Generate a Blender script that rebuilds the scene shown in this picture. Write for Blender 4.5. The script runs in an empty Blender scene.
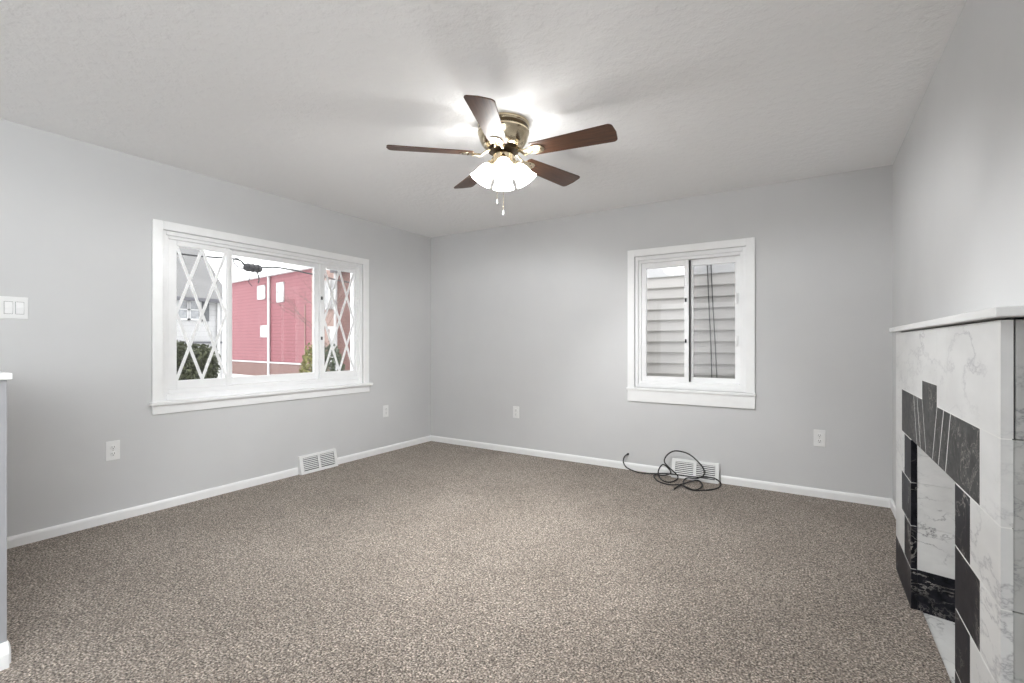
import bpy, bmesh, math, random
from mathutils import Vector, Matrix, Euler

sc = bpy.context.scene
COL = sc.collection
PI = math.pi

# ------------------------------------------------------------------ camera
cam_data = bpy.data.cameras.new('camera')
cam = bpy.data.objects.new('camera', cam_data)
COL.objects.link(cam)
cam.location = (3.8791, -4.2988, 1.1688)
cam.rotation_euler = (PI / 2, 0, math.radians(32.3475))
cam_data.sensor_fit = 'HORIZONTAL'
cam_data.sensor_width = 36.0
cam_data.lens = 474.43 / 1024 * 36.0
cam_data.shift_y = (343.415 - 341.5) / 1024
cam_data.clip_start = 0.02
cam_data.clip_end = 300
sc.camera = cam

# ------------------------------------------------------------------ world / exposure
sc.view_settings.view_transform = 'Standard'
sc.view_settings.look = 'None'
sc.view_settings.gamma = 1.0
sc.view_settings.use_curve_mapping = False
sc.view_settings.exposure = 0.28
sc.cycles.max_bounces = 10
sc.cycles.diffuse_bounces = 6
sc.cycles.transparent_max_bounces = 16
sc.cycles.sample_clamp_indirect = 6.0
sc.cycles.use_denoising = True

SKY = 2.2
SKY_ZENITH = 1.8
world = bpy.data.worlds.new('overcast_sky')
sc.world = world
world.use_nodes = True
wn = world.node_tree
wn.nodes.clear()
w_out = wn.nodes.new('ShaderNodeOutputWorld')
w_bg = wn.nodes.new('ShaderNodeBackground')
w_tc = wn.nodes.new('ShaderNodeTexCoord')
w_no = wn.nodes.new('ShaderNodeTexNoise')
w_cr = wn.nodes.new('ShaderNodeValToRGB')
w_no.inputs['Scale'].default_value = 3.0
w_no.inputs['Detail'].default_value = 4.0
w_cr.color_ramp.elements[0].position = 0.3
w_cr.color_ramp.elements[0].color = (0.86, 0.89, 0.93, 1)
w_cr.color_ramp.elements[1].position = 0.75
w_cr.color_ramp.elements[1].color = (1, 1, 1, 1)
wn.links.new(w_tc.outputs['Generated'], w_no.inputs['Vector'])
wn.links.new(w_no.outputs['Fac'], w_cr.inputs['Fac'])
# overcast sky: brighter towards the zenith than at the horizon
w_sp = wn.nodes.new('ShaderNodeSeparateXYZ')
w_mr = wn.nodes.new('ShaderNodeMapRange')
w_mr.inputs['From Min'].default_value = 0.15
w_mr.inputs['From Max'].default_value = 0.9
w_mr.inputs['To Min'].default_value = 1.0
w_mr.inputs['To Max'].default_value = SKY_ZENITH
w_mu = wn.nodes.new('ShaderNodeVectorMath')
w_mu.operation = 'SCALE'
wn.links.new(w_tc.outputs['Generated'], w_sp.inputs[0])
wn.links.new(w_sp.outputs['Z'], w_mr.inputs['Value'])
wn.links.new(w_cr.outputs['Color'], w_mu.inputs[0])
wn.links.new(w_mr.outputs['Result'], w_mu.inputs['Scale'])
wn.links.new(w_mu.outputs[0], w_bg.inputs['Color'])
w_bg.inputs['Strength'].default_value = SKY
wn.links.new(w_bg.outputs['Background'], w_out.inputs['Surface'])


def area_light(name, loc, rot, sx, sy, power, color=(1, 1, 1)):
    ld = bpy.data.lights.new(name, 'AREA')
    ld.shape = 'RECTANGLE'
    ld.size, ld.size_y = sx, sy
    ld.energy = power
    ld.color = color
    lo = bpy.data.objects.new(name, ld)
    lo.location = loc
    lo.rotation_euler = rot
    COL.objects.link(lo)
    return lo


# the sky lights the windows
def portal(name, loc, rot, sx, sy):
    lo = area_light(name, loc, rot, sx, sy, 1)
    lo.data.cycles.is_portal = True


portal('sky_portal_front', (-0.13, -1.904, 1.37), (0, -PI / 2, 0), 1.2, 1.75)
portal('sky_portal_back', (2.958, 0.13, 1.365), (-PI / 2, 0, 0), 0.95, 1.2)


def bulb_light(name, loc, power, radius, color):
    ld = bpy.data.lights.new(name, 'POINT')
    ld.energy = power
    ld.shadow_soft_size = radius
    ld.color = color
    lo = bpy.data.objects.new(name, ld)
    lo.location = loc
    COL.objects.link(lo)

# unseen fill light added behind the camera, set in an added window opening
SIDE = 62.0
area_light('side_fill_light', (4.39, -5.5, 1.78), (0, PI / 2, 0), 0.98, 1.98, SIDE, (0.91, 0.965, 1.0))
SHADE_EMIT = 6.0      # the lit glass of the fan's lamps
BULB_W = 45.0          # each bulb, shining out of the mouth of its shade


# ------------------------------------------------------------------ material helpers
def new_mat(name):
    m = bpy.data.materials.new(name)
    m.use_nodes = True
    return m, m.node_tree, m.node_tree.nodes['Principled BSDF']


def nd(nt, kind, **kw):
    n = nt.nodes.new(kind)
    for k, v in kw.items():
        if k in n.inputs:
            n.inputs[k].default_value = v
        else:
            setattr(n, k, v)
    return n


def ramp(nt, stops, interp='LINEAR'):
    r = nt.nodes.new('ShaderNodeValToRGB')
    cr = r.color_ramp
    cr.interpolation = interp
    while len(cr.elements) < len(stops):
        cr.elements.new(0.5)
    for e, (p, c) in zip(cr.elements, stops):
        e.position = p
        e.color = (*c, 1) if len(c) == 3 else c
    return r


def plain(name, color, rough=0.5, metal=0.0, spec=0.5, var=0.04, scale=12.0, bump=0.0, bump_scale=200.0):
    """one colour with a faint procedural mottling"""
    m, nt, b = new_mat(name)
    tc = nd(nt, 'ShaderNodeTexCoord')
    no = nd(nt, 'ShaderNodeTexNoise', Scale=scale, Detail=3.0)
    lo = tuple(max(0, c * (1 - var)) for c in color)
    hi = tuple(min(1, c * (1 + var)) for c in color)
    r = ramp(nt, [(0.3, lo), (0.7, hi)])
    nt.links.new(tc.outputs['Object'], no.inputs['Vector'])
    nt.links.new(no.outputs['Fac'], r.inputs['Fac'])
    nt.links.new(r.outputs['Color'], b.inputs['Base Color'])
    b.inputs['Roughness'].default_value = rough
    b.inputs['Metallic'].default_value = metal
    b.inputs['Specular IOR Level'].default_value = spec
    if bump:
        n2 = nd(nt, 'ShaderNodeTexNoise', Scale=bump_scale, Detail=4.0)
        bp = nd(nt, 'ShaderNodeBump', Strength=bump, Distance=0.004)
        nt.links.new(tc.outputs['Object'], n2.inputs['Vector'])
        nt.links.new(n2.outputs['Fac'], bp.inputs['Height'])
        nt.links.new(bp.outputs['Normal'], b.inputs['Normal'])
    return m


def carpet_mat():
    m, nt, b = new_mat('carpet_twist_pile')
    tc = nd(nt, 'ShaderNodeTexCoord')
    n1 = nd(nt, 'ShaderNodeTexNoise', Scale=125.0, Detail=3.0, Roughness=0.7)
    n2 = nd(nt, 'ShaderNodeTexVoronoi', Scale=85.0)
    n3 = nd(nt, 'ShaderNodeTexNoise', Scale=2.3, Detail=4.0, Roughness=0.6)
    for n in (n1, n2, n3):
        nt.links.new(tc.outputs['Object'], n.inputs['Vector'])
    r1 = ramp(nt, [(0.36, (0.03, 0.024, 0.019)), (0.45, (0.205, 0.166, 0.136)), (0.54, (0.368, 0.314, 0.266)), (0.64, (0.735, 0.655, 0.575))])
    nt.links.new(n1.outputs['Fac'], r1.inputs['Fac'])
    r2 = ramp(nt, [(0.0, (0.55, 0.55, 0.55)), (1.0, (1.42, 1.42, 1.42))])
    nt.links.new(n2.outputs['Color'], r2.inputs['Fac'])
    mx = nd(nt, 'ShaderNodeMix', data_type='RGBA', blend_type='MULTIPLY')
    mx.inputs[0].default_value = 1.0
    nt.links.new(r1.outputs['Color'], mx.inputs[6])
    nt.links.new(r2.outputs['Color'], mx.inputs[7])
    r3 = ramp(nt, [(0.3, (0.90, 0.89, 0.88)), (0.7, (1.08, 1.08, 1.08))])
    nt.links.new(n3.outputs['Fac'], r3.inputs['Fac'])
    mx2 = nd(nt, 'ShaderNodeMix', data_type='RGBA', blend_type='MULTIPLY')
    mx2.inputs[0].default_value = 1.0
    nt.links.new(mx.outputs[2], mx2.inputs[6])
    nt.links.new(r3.outputs['Color'], mx2.inputs[7])
    nt.links.new(mx2.outputs[2], b.inputs['Base Color'])
    b.inputs['Roughness'].default_value = 1.0
    b.inputs['Specular IOR Level'].default_value = 0.1
    b.inputs['Sheen Weight'].default_value = 0.15
    bp = nd(nt, 'ShaderNodeBump', Strength=1.0, Distance=0.010)
    nt.links.new(n1.outputs['Fac'], bp.inputs['Height'])
    nt.links.new(bp.outputs['Normal'], b.inputs['Normal'])
    return m


def ceiling_mat():
    m, nt, b = new_mat('stippled_ceiling_paint')
    tc = nd(nt, 'ShaderNodeTexCoord')
    n1 = nd(nt, 'ShaderNodeTexNoise', Scale=22.0, Detail=5.0, Roughness=0.6)
    n2 = nd(nt, 'ShaderNodeTexNoise', Scale=75.0, Detail=3.0)
    for n in (n1, n2):
        nt.links.new(tc.outputs['Object'], n.inputs['Vector'])
    r = ramp(nt, [(0.42, (0, 0, 0)), (0.62, (1, 1, 1))])
    nt.links.new(n1.outputs['Fac'], r.inputs['Fac'])
    ad = nd(nt, 'ShaderNodeMath', operation='MULTIPLY_ADD')
    ad.inputs[1].default_value = 0.35
    nt.links.new(n2.outputs['Fac'], ad.inputs[0])
    nt.links.new(r.outputs['Color'], ad.inputs[2])
    bp = nd(nt, 'ShaderNodeBump', Strength=0.30, Distance=0.006)
    nt.links.new(ad.outputs[0], bp.inputs['Height'])
    nt.links.new(bp.outputs['Normal'], b.inputs['Normal'])
    b.inputs['Base Color'].default_value = (0.91, 0.91, 0.91, 1)
    b.inputs['Roughness'].default_value = 0.9
    b.inputs['Specular IOR Level'].default_value = 0.2
    return m


def white_marble(name, base=(0.80, 0.80, 0.79), vein=(0.42, 0.42, 0.43), scale=1.0, rough=0.28):
    m, nt, b = new_mat(name)
    tc = nd(nt, 'ShaderNodeTexCoord')
    mp = nd(nt, 'ShaderNodeMapping')
    mp.inputs['Rotation'].default_value = (0.5, 0.3, 0.8)
    mp.inputs['Scale'].default_value = (scale, scale * 0.6, scale * 1.5)
    nt.links.new(tc.outputs['Object'], mp.inputs['Vector'])
    warp = nd(nt, 'ShaderNodeTexNoise', Scale=3.5, Detail=6.0, Roughness=0.62)
    nt.links.new(mp.outputs['Vector'], warp.inputs['Vector'])
    sub = nd(nt, 'ShaderNodeMath', operation='SUBTRACT')
    sub.inputs[1].default_value = 0.5
    nt.links.new(warp.outputs['Fac'], sub.inputs[0])
    ab = nd(nt, 'ShaderNodeMath', operation='ABSOLUTE')
    nt.links.new(sub.outputs[0], ab.inputs[0])
    r = ramp(nt, [(0.0, (1, 1, 1)), (0.007, (0.45, 0.45, 0.45)), (0.028, (0, 0, 0))])
    nt.links.new(ab.outputs[0], r.inputs['Fac'])
    brk = nd(nt, 'ShaderNodeTexNoise', Scale=2.2, Detail=2.0)
    nt.links.new(mp.outputs['Vector'], brk.inputs['Vector'])
    rb = ramp(nt, [(0.42, (0, 0, 0)), (0.62, (0.9, 0.9, 0.9))])
    nt.links.new(brk.outputs['Fac'], rb.inputs['Fac'])
    mul = nd(nt, 'ShaderNodeMath', operation='MULTIPLY')
    nt.links.new(r.outputs['Color'], mul.inputs[0])
    nt.links.new(rb.outputs['Color'], mul.inputs[1])
    cl = nd(nt, 'ShaderNodeTexNoise', Scale=5.0, Detail=5.0)
    nt.links.new(mp.outputs['Vector'], cl.inputs['Vector'])
    rc = ramp(nt, [(0.3, tuple(c * 0.9 for c in base)), (0.65, tuple(min(1, c * 1.04) for c in base))])
    nt.links.new(cl.outputs['Fac'], rc.inputs['Fac'])
    mx = nd(nt, 'ShaderNodeMix', data_type='RGBA')
    nt.links.new(mul.outputs[0], mx.inputs[0])
    nt.links.new(rc.outputs['Color'], mx.inputs[6])
    mx.inputs[7].default_value = (*vein, 1)
    nt.links.new(mx.outputs[2], b.inputs['Base Color'])
    b.inputs['Roughness'].default_value = rough
    return m


def black_marble(name, base=(0.011, 0.011, 0.014), vein=(0.45, 0.43, 0.40), amount=0.5, scale=1.0, rough=0.4, spec=0.08):
    m, nt, b = new_mat(name)
    tc = nd(nt, 'ShaderNodeTexCoord')
    mp = nd(nt, 'ShaderNodeMapping')
    mp.inputs['Rotation'].default_value = (0.9, 0.2, 0.4)
    mp.inputs['Scale'].default_value = (scale, scale, scale)
    nt.links.new(tc.outputs['Object'], mp.inputs['Vector'])
    warp = nd(nt, 'ShaderNodeTexNoise', Scale=6.0, Detail=9.0, Roughness=0.60, Distortion=1.2)
    nt.links.new(mp.outputs['Vector'], warp.inputs['Vector'])
    sub = nd(nt, 'ShaderNodeMath', operation='SUBTRACT')
    sub.inputs[1].default_value = 0.5
    nt.links.new(warp.outputs['Fac'], sub.inputs[0])
    ab = nd(nt, 'ShaderNodeMath', operation='ABSOLUTE')
    nt.links.new(sub.outputs[0], ab.inputs[0])
    r = ramp(nt, [(0.0, (1, 1, 1)), (0.006, (0.7, 0.7, 0.7)), (0.016, (0, 0, 0))])
    nt.links.new(ab.outputs[0], r.inputs['Fac'])
    brk = nd(nt, 'ShaderNodeTexNoise', Scale=5.0, Detail=3.0)
    nt.links.new(tc.outputs['Object'], brk.inputs['Vector'])
    rb = ramp(nt, [(0.46, (0, 0, 0)), (0.62, (1, 1, 1))])
    nt.links.new(brk.outputs['Fac'], rb.inputs['Fac'])
    mul = nd(nt, 'ShaderNodeMath', operation='MULTIPLY')
    nt.links.new(r.outputs['Color'], mul.inputs[0])
    nt.links.new(rb.outputs['Color'], mul.inputs[1])
    mul2 = nd(nt, 'ShaderNodeMath', operation='MULTIPLY')
    mul2.inputs[1].default_value = amount
    nt.links.new(mul.outputs[0], mul2.inputs[0])
    cl = nd(nt, 'ShaderNodeTexNoise', Scale=28.0, Detail=5.0, Roughness=0.7)
    nt.links.new(tc.outputs['Object'], cl.inputs['Vector'])
    rc = ramp(nt, [(0.35, tuple(c * 0.7 for c in base)), (0.7, tuple(c * 2.6 for c in base))])
    nt.links.new(cl.outputs['Fac'], rc.inputs['Fac'])
    mx = nd(nt, 'ShaderNodeMix', data_type='RGBA')
    nt.links.new(mul2.outputs[0], mx.inputs[0])
    nt.links.new(rc.outputs['Color'], mx.inputs[6])
    mx.inputs[7].default_value = (*vein, 1)
    nt.links.new(mx.outputs[2], b.inputs['Base Color'])
    b.inputs['Roughness'].default_value = rough
    b.inputs['Specular IOR Level'].default_value = spec
    return m


def wood_mat(name, dark, light, rough=0.35):
    m, nt, b = new_mat(name)
    tc = nd(nt, 'ShaderNodeTexCoord')
    mp = nd(nt, 'ShaderNodeMapping')
    mp.inputs['Scale'].default_value = (3.0, 45.0, 45.0)
    nt.links.new(tc.outputs['Object'], mp.inputs['Vector'])
    no = nd(nt, 'ShaderNodeTexNoise', Scale=1.6, Detail=6.0, Roughness=0.6, Distortion=0.8)
    nt.links.new(mp.outputs['Vector'], no.inputs['Vector'])
    r = ramp(nt, [(0.3, dark), (0.7, light)])
    nt.links.new(no.outputs['Fac'], r.inputs['Fac'])
    nt.links.new(r.outputs['Color'], b.inputs['Base Color'])
    b.inputs['Roughness'].default_value = rough
    return m


def glass_mat(name, tint=(1, 1, 1), refl=0.05):
    m = bpy.data.materials.new(name)
    m.use_nodes = True
    nt = m.node_tree
    nt.nodes.clear()
    out = nd(nt, 'ShaderNodeOutputMaterial')
    tr = nd(nt, 'ShaderNodeBsdfTransparent')
    tr.inputs['Color'].default_value = (*tint, 1)
    gl = nd(nt, 'ShaderNodeBsdfGlossy', Roughness=0.0)
    fr = nd(nt, 'ShaderNodeFresnel', IOR=1.45)
    ml = nd(nt, 'ShaderNodeMath', operation='MULTIPLY')
    ml.inputs[1].default_value = refl / 0.05
    mx = nd(nt, 'ShaderNodeMixShader')
    nt.links.new(fr.outputs['Fac'], ml.inputs[0])
    nt.links.new(ml.outputs[0], mx.inputs['Fac'])
    nt.links.new(tr.outputs[0], mx.inputs[1])
    nt.links.new(gl.outputs[0], mx.inputs[2])
    nt.links.new(mx.outputs[0], out.inputs['Surface'])
    return m


def screen_mat(name):
    """fine insect mesh: dark threads with open holes, blended below the size of a thread"""
    m = bpy.data.materials.new(name)
    m.use_nodes = True
    nt = m.node_tree
    nt.nodes.clear()
    out = nd(nt, 'ShaderNodeOutputMaterial')
    tr = nd(nt, 'ShaderNodeBsdfTransparent')
    df = nd(nt, 'ShaderNodeBsdfDiffuse')
    df.inputs['Color'].default_value = (0.05, 0.05, 0.05, 1)
    tc = nd(nt, 'ShaderNodeTexCoord')
    no = nd(nt, 'ShaderNodeTexNoise', Scale=300.0)
    r = ramp(nt, [(0.3, (0.16, 0.16, 0.16)), (0.7, (0.26, 0.26, 0.26))])
    mx = nd(nt, 'ShaderNodeMixShader')
    nt.links.new(tc.outputs['Object'], no.inputs['Vector'])
    nt.links.new(no.outputs['Fac'], r.inputs['Fac'])
    nt.links.new(r.outputs['Color'], mx.inputs['Fac'])
    nt.links.new(tr.outputs[0], mx.inputs[1])
    nt.links.new(df.outputs[0], mx.inputs[2])
    nt.links.new(mx.outputs[0], out.inputs['Surface'])
    return m


def emit_mat(name, color, strength, clear=0.0):
    m, nt, b = new_mat(name)
    tc = nd(nt, 'ShaderNodeTexCoord')
    no = nd(nt, 'ShaderNodeTexNoise', Scale=30.0, Detail=2.0)
    r = ramp(nt, [(0.3, tuple(c * 0.93 for c in color)), (0.7, color)])
    nt.links.new(tc.outputs['Object'], no.inputs['Vector'])
    nt.links.new(no.outputs['Fac'], r.inputs['Fac'])
    nt.links.new(r.outputs['Color'], b.inputs['Emission Color'])
    b.inputs['Emission Strength'].default_value = strength
    b.inputs['Base Color'].default_value = (0.9, 0.9, 0.88, 1)
    b.inputs['Roughness'].default_value = 0.4
    if clear:
        out = nt.nodes['Material Output']
        tr = nd(nt, 'ShaderNodeBsdfTransparent')
        mx = nd(nt, 'ShaderNodeMixShader')
        mx.inputs['Fac'].default_value = clear
        nt.links.new(b.outputs[0], mx.inputs[1])
        nt.links.new(tr.outputs[0], mx.inputs[2])
        nt.links.new(mx.outputs[0], out.inputs['Surface'])
    return m


def courses_mat(name, color, dark, pitch, rough=0.7, edge=0.12, var=0.06):
    """horizontal courses: a thin dark joint every `pitch` metres of height"""
    m, nt, b = new_mat(name)
    tc = nd(nt, 'ShaderNodeTexCoord')
    sp = nd(nt, 'ShaderNodeSeparateXYZ')
    nt.links.new(tc.outputs['Object'], sp.inputs['Vector'])
    dv = nd(nt, 'ShaderNodeMath', operation='DIVIDE')
    dv.inputs[1].default_value = pitch
    nt.links.new(sp.outputs['Z'], dv.inputs[0])
    fr = nd(nt, 'ShaderNodeMath', operation='FRACT')
    nt.links.new(dv.outputs[0], fr.inputs[0])
    r = ramp(nt, [(0.0, dark), (edge, color), (1.0, color)])
    nt.links.new(fr.outputs[0], r.inputs['Fac'])
    no = nd(nt, 'ShaderNodeTexNoise', Scale=1.3, Detail=5.0)
    nt.links.new(tc.outputs['Object'], no.inputs['Vector'])
    rv = ramp(nt, [(0.3, (1 - var,) * 3), (0.7, (1 + var,) * 3)])
    nt.links.new(no.outputs['Fac'], rv.inputs['Fac'])
    mx = nd(nt, 'ShaderNodeMix', data_type='RGBA', blend_type='MULTIPLY')
    mx.inputs[0].default_value = 1.0
    nt.links.new(r.outputs['Color'], mx.inputs[6])
    nt.links.new(rv.outputs['Color'], mx.inputs[7])
    nt.links.new(mx.outputs[2], b.inputs['Base Color'])
    b.inputs['Roughness'].default_value = rough
    return m


def brick_mat(name, c1, c2, mortar):
    m, nt, b = new_mat(name)
    tc = nd(nt, 'ShaderNodeTexCoord')
    mp = nd(nt, 'ShaderNodeMapping')
    mp.inputs['Rotation'].default_value = (PI / 2, 0, 0)
    bt = nd(nt, 'ShaderNodeTexBrick', Scale=1.0)
    bt.inputs['Color1'].default_value = (*c1, 1)
    bt.inputs['Color2'].default_value = (*c2, 1)
    bt.inputs['Mortar'].default_value = (*mortar, 1)
    bt.inputs['Brick Width'].default_value = 0.22
    bt.inputs['Row Height'].default_value = 0.075
    bt.inputs['Mortar Size'].default_value = 0.008
    nt.links.new(tc.outputs['Object'], mp.inputs['Vector'])
    nt.links.new(mp.outputs['Vector'], bt.inputs['Vector'])
    nt.links.new(bt.outputs['Color'], b.inputs['Base Color'])
    b.inputs['Roughness'].default_value = 0.9
    return m


def leaf_mat(name, dark, light):
    m, nt, b = new_mat(name)
    tc = nd(nt, 'ShaderNodeTexCoord')
    no = nd(nt, 'ShaderNodeTexNoise', Scale=14.0, Detail=3.0)
    r = ramp(nt, [(0.35, dark), (0.65, light)])
    nt.links.new(tc.outputs['Object'], no.inputs['Vector'])
    nt.links.new(no.outputs['Fac'], r.inputs['Fac'])
    nt.links.new(r.outputs['Color'], b.inputs['Base Color'])
    b.inputs['Roughness'].default_value = 0.7
    return m


M = {
    'partition': plain('mid_grey_partition', (0.37, 0.37, 0.385), rough=0.7, spec=0.25, var=0.015, scale=3),  # one even grey, darker than the other walls
    'wall': plain('grey_wall_paint', (0.645, 0.645, 0.645), rough=0.75, spec=0.25, var=0.015, scale=3, bump=0.05, bump_scale=160),
    'ceiling': ceiling_mat(),
    'carpet': carpet_mat(),
    'trim': plain('white_trim_paint', (0.91, 0.91, 0.905), rough=0.35, var=0.015),
    'vinyl': plain('white_window_vinyl', (0.90, 0.90, 0.90), rough=0.3, var=0.015),
    'vinyl_gap': plain('dark_window_seal', (0.06, 0.06, 0.06), rough=0.8),
    'plastic': plain('white_outlet_plastic', (0.85, 0.85, 0.84), rough=0.3, var=0.01),
    'slot': plain('dark_slot', (0.03, 0.03, 0.03), rough=0.7),
    'register': plain('white_enamelled_steel', (0.84, 0.84, 0.83), rough=0.4, var=0.02),
    'duct': plain('dark_duct_interior', (0.05, 0.05, 0.055), rough=0.9),
    'cord': plain('black_cable_jacket', (0.018, 0.016, 0.016), rough=0.5),
    'metal': plain('nickel_connector', (0.6, 0.58, 0.55), rough=0.3, metal=1.0),
    'bronze': plain('antique_brass', (0.62, 0.53, 0.38), rough=0.22, metal=1.0, var=0.18, scale=9),
    'bronze_dark': plain('dark_antique_brass_band', (0.09, 0.065, 0.038), rough=0.35, metal=1.0, var=0.2, scale=9),
    'blade': wood_mat('walnut_blade_veneer', (0.046, 0.019, 0.009), (0.125, 0.052, 0.024), 0.4),
    'shade': emit_mat('lit_frosted_glass', (1.0, 0.985, 0.96), SHADE_EMIT, clear=0.18),
    'bulb': emit_mat('lit_bulb_glass', (1.0, 0.95, 0.86), SHADE_EMIT * 3),
    'crystal': plain('clear_pull_pendant', (0.55, 0.55, 0.54), rough=0.15),
    'marble': white_marble('white_veined_marble', (0.70, 0.70, 0.69), (0.38, 0.38, 0.39), 1.2),
    'marble_side': white_marble('shade_toned_marble', (0.46, 0.46, 0.445), (0.16, 0.16, 0.17), 1.6),  # darkened beyond its own grey for the shade on the ends
    'marble_panel': white_marble('white_marble_with_dark_veins', (0.74, 0.74, 0.73), (0.06, 0.06, 0.07), 2.2),
    'black': black_marble('black_veined_marble', amount=0.75),
    'black_speck': black_marble('charcoal_mottled_marble', base=(0.030, 0.030, 0.029), vein=(0.36, 0.34, 0.31), amount=0.9, scale=2.2),
    'grout': plain('white_grout', (0.80, 0.80, 0.78), rough=0.9),
    'mantel': white_marble('white_mantel_marble', (0.84, 0.84, 0.83), (0.6, 0.6, 0.6), 0.8),
    'glass': glass_mat('window_glass'),
    'screen': screen_mat('insect_screen_mesh'),
}


# ------------------------------------------------------------------ mesh helpers
ORIGIN = {}


def link(name, bm, mat, parent=None, smooth=False, bevel=0.0, loc=None, angle=40, own=False):
    """link bm as ONE mesh object. Mesh coordinates are written in the frame of the root's builder:
    world for roots registered in ORIGIN, local otherwise."""
    bmesh.ops.recalc_face_normals(bm, faces=bm.faces[:])
    o_par = ORIGIN.get(parent.name, Vector((0, 0, 0))) if parent else Vector((0, 0, 0))
    org = Vector(loc) if loc is not None else o_par
    if org.length > 0 and not own:
        bmesh.ops.translate(bm, verts=bm.verts[:], vec=-org)
    me = bpy.data.meshes.new(name)
    bm.to_mesh(me)
    bm.free()
    mats = mat if isinstance(mat, (list, tuple)) else [mat]
    for mm in mats:
        me.materials.append(mm)
    o = bpy.data.objects.new(name, me)
    COL.objects.link(o)
    if parent:
        o.parent = parent
    o.location = org - o_par
    ORIGIN[o.name] = org
    if smooth:
        for p in me.polygons:
            p.use_smooth = True
        try:
            me.set_sharp_from_angle(angle=math.radians(angle))
        except Exception:
            pass
    if bevel:
        md = o.modifiers.new('edge', 'BEVEL')
        md.width = bevel
        md.segments = 2
        md.limit_method = 'ANGLE'
        md.angle_limit = math.radians(40)
    return o


def root(name, loc, label, cat, group=None, kind=None, world_frame=True):
    o = bpy.data.objects.new(name, None)
    o.empty_display_size = 0.05
    COL.objects.link(o)
    if world_frame:
        o.location = loc
        ORIGIN[o.name] = Vector(loc)
    tag(o, label, cat, group, kind)
    return o


def tag(o, label, cat, group=None, kind=None):
    o['label'] = label
    o['category'] = cat
    if group:
        o['group'] = group
    if kind:
        o['kind'] = kind
    return o


def box(bm, x0, x1, y0, y1, z0, z1, mi=0, mtx=None):
    x0, x1 = min(x0, x1), max(x0, x1)
    y0, y1 = min(y0, y1), max(y0, y1)
    z0, z1 = min(z0, z1), max(z0, z1)
    vs = [bm.verts.new(Vector(c)) for c in ((x0, y0, z0), (x1, y0, z0), (x1, y1, z0), (x0, y1, z0),
                                           (x0, y0, z1), (x1, y0, z1), (x1, y1, z1), (x0, y1, z1))]
    if mtx is not None:
        for v in vs:
            v.co = mtx @ v.co
    for f in ((0, 3, 2, 1), (4, 5, 6, 7), (0, 1, 5, 4), (1, 2, 6, 5), (2, 3, 7, 6), (3, 0, 4, 7)):
        bm.faces.new([vs[i] for i in f]).material_index = mi
    return vs


def prism(bm, pts, a, bvec):
    """pts: list of 3D points (planar polygon); extruded by the vector bvec"""
    v0 = [bm.verts.new(Vector(p)) for p in pts]
    v1 = [bm.verts.new(Vector(p) + Vector(bvec)) for p in pts]
    n = len(pts)
    bm.faces.new(v0)
    bm.faces.new(v1[::-1])
    for i in range(n):
        j = (i + 1) % n
        bm.faces.new((v0[i], v0[j], v1[j], v1[i]))


def yz_slab(bm, pts, x0, x1):
    prism(bm, [(x0, y, z) for y, z in pts], None, (x1 - x0, 0, 0))


def lathe(bm, prof, segs=32, mtx=None, cap=True):
    """prof: (r, z) pairs, turned about z"""
    rings = []
    for r, z in prof:
        ring = []
        for k in range(segs):
            a = 2 * PI * k / segs
            co = Vector((r * math.cos(a), r * math.sin(a), z))
            ring.append(bm.verts.new(mtx @ co if mtx is not None else co))
        rings.append(ring)
    for a, b in zip(rings[:-1], rings[1:]):
        for k in range(segs):
            j = (k + 1) % segs
            bm.faces.new((a[k], a[j], b[j], b[k]))
    if cap:
        bm.faces.new(rings[0][::-1])
        bm.faces.new(rings[-1])


def tube(bm, pts, r, segs=8, cap=True):
    pts = [Vector(p) for p in pts]
    n = len(pts)
    rs = r if isinstance(r, (list, tuple)) else [r] * n
    rings = []
    up = None
    for i, p in enumerate(pts):
        t = (pts[min(i + 1, n - 1)] - pts[max(i - 1, 0)]).normalized()
        if up is None:
            up = t.orthogonal().normalized()
        else:
            up = (up - t * up.dot(t))
            up = up.normalized() if up.length > 1e-6 else t.orthogonal().normalized()
        sd = t.cross(up)
        rings.append([bm.verts.new(p + (up * math.cos(2 * PI * k / segs) + sd * math.sin(2 * PI * k / segs)) * rs[i]) for k in range(segs)])
    for a, b in zip(rings[:-1], rings[1:]):
        for k in range(segs):
            j = (k + 1) % segs
            bm.faces.new((a[k], a[j], b[j], b[k]))
    if cap:
        bm.faces.new(rings[0][::-1])
        bm.faces.new(rings[-1])


def spline(pts, per=8):
    """Catmull-Rom through the points"""
    P = [Vector(p) for p in pts]
    P = [P[0] * 2 - P[1]] + P + [P[-1] * 2 - P[-2]]
    out = []
    for i in range(1, len(P) - 2):
        p0, p1, p2, p3 = P[i - 1], P[i], P[i + 1], P[i + 2]
        for k in range(per):
            t = k / per
            out.append(0.5 * ((2 * p1) + (p2 - p0) * t + (2 * p0 - 5 * p1 + 4 * p2 - p3) * t * t + (3 * p1 - p0 - 3 * p2 + p3) * t ** 3))
    out.append(P[-2])
    return out


def copy_tree(o, parent=None):
    c = o.copy()
    COL.objects.link(c)
    c.parent = parent
    for ch in [x for x in bpy.data.objects if x.parent is o]:
        copy_tree(ch, c)
    return c


def B():
    return bmesh.new()


# ------------------------------------------------------------------ room shell
W, H, REAR = 4.3605, 2.44, -7.0
T = 0.18

# floor with a tongue of carpet running a little way into the fireplace opening
bm = B()
box(bm, -T, 4.246, REAR - T, 0.0 + T, -0.12, 0.0)
box(bm, 4.246, W + T, REAR - T, -2.37, -0.12, 0.0)
box(bm, 4.246, W + T, -1.58, T, -0.12, 0.0)
box(bm, 4.246, 4.284, -2.37, -1.58, -0.12, 0.0)
tag(link('floor', bm, M['carpet']), 'brown speckled carpet covering the whole floor', 'floor', kind='structure')

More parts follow.
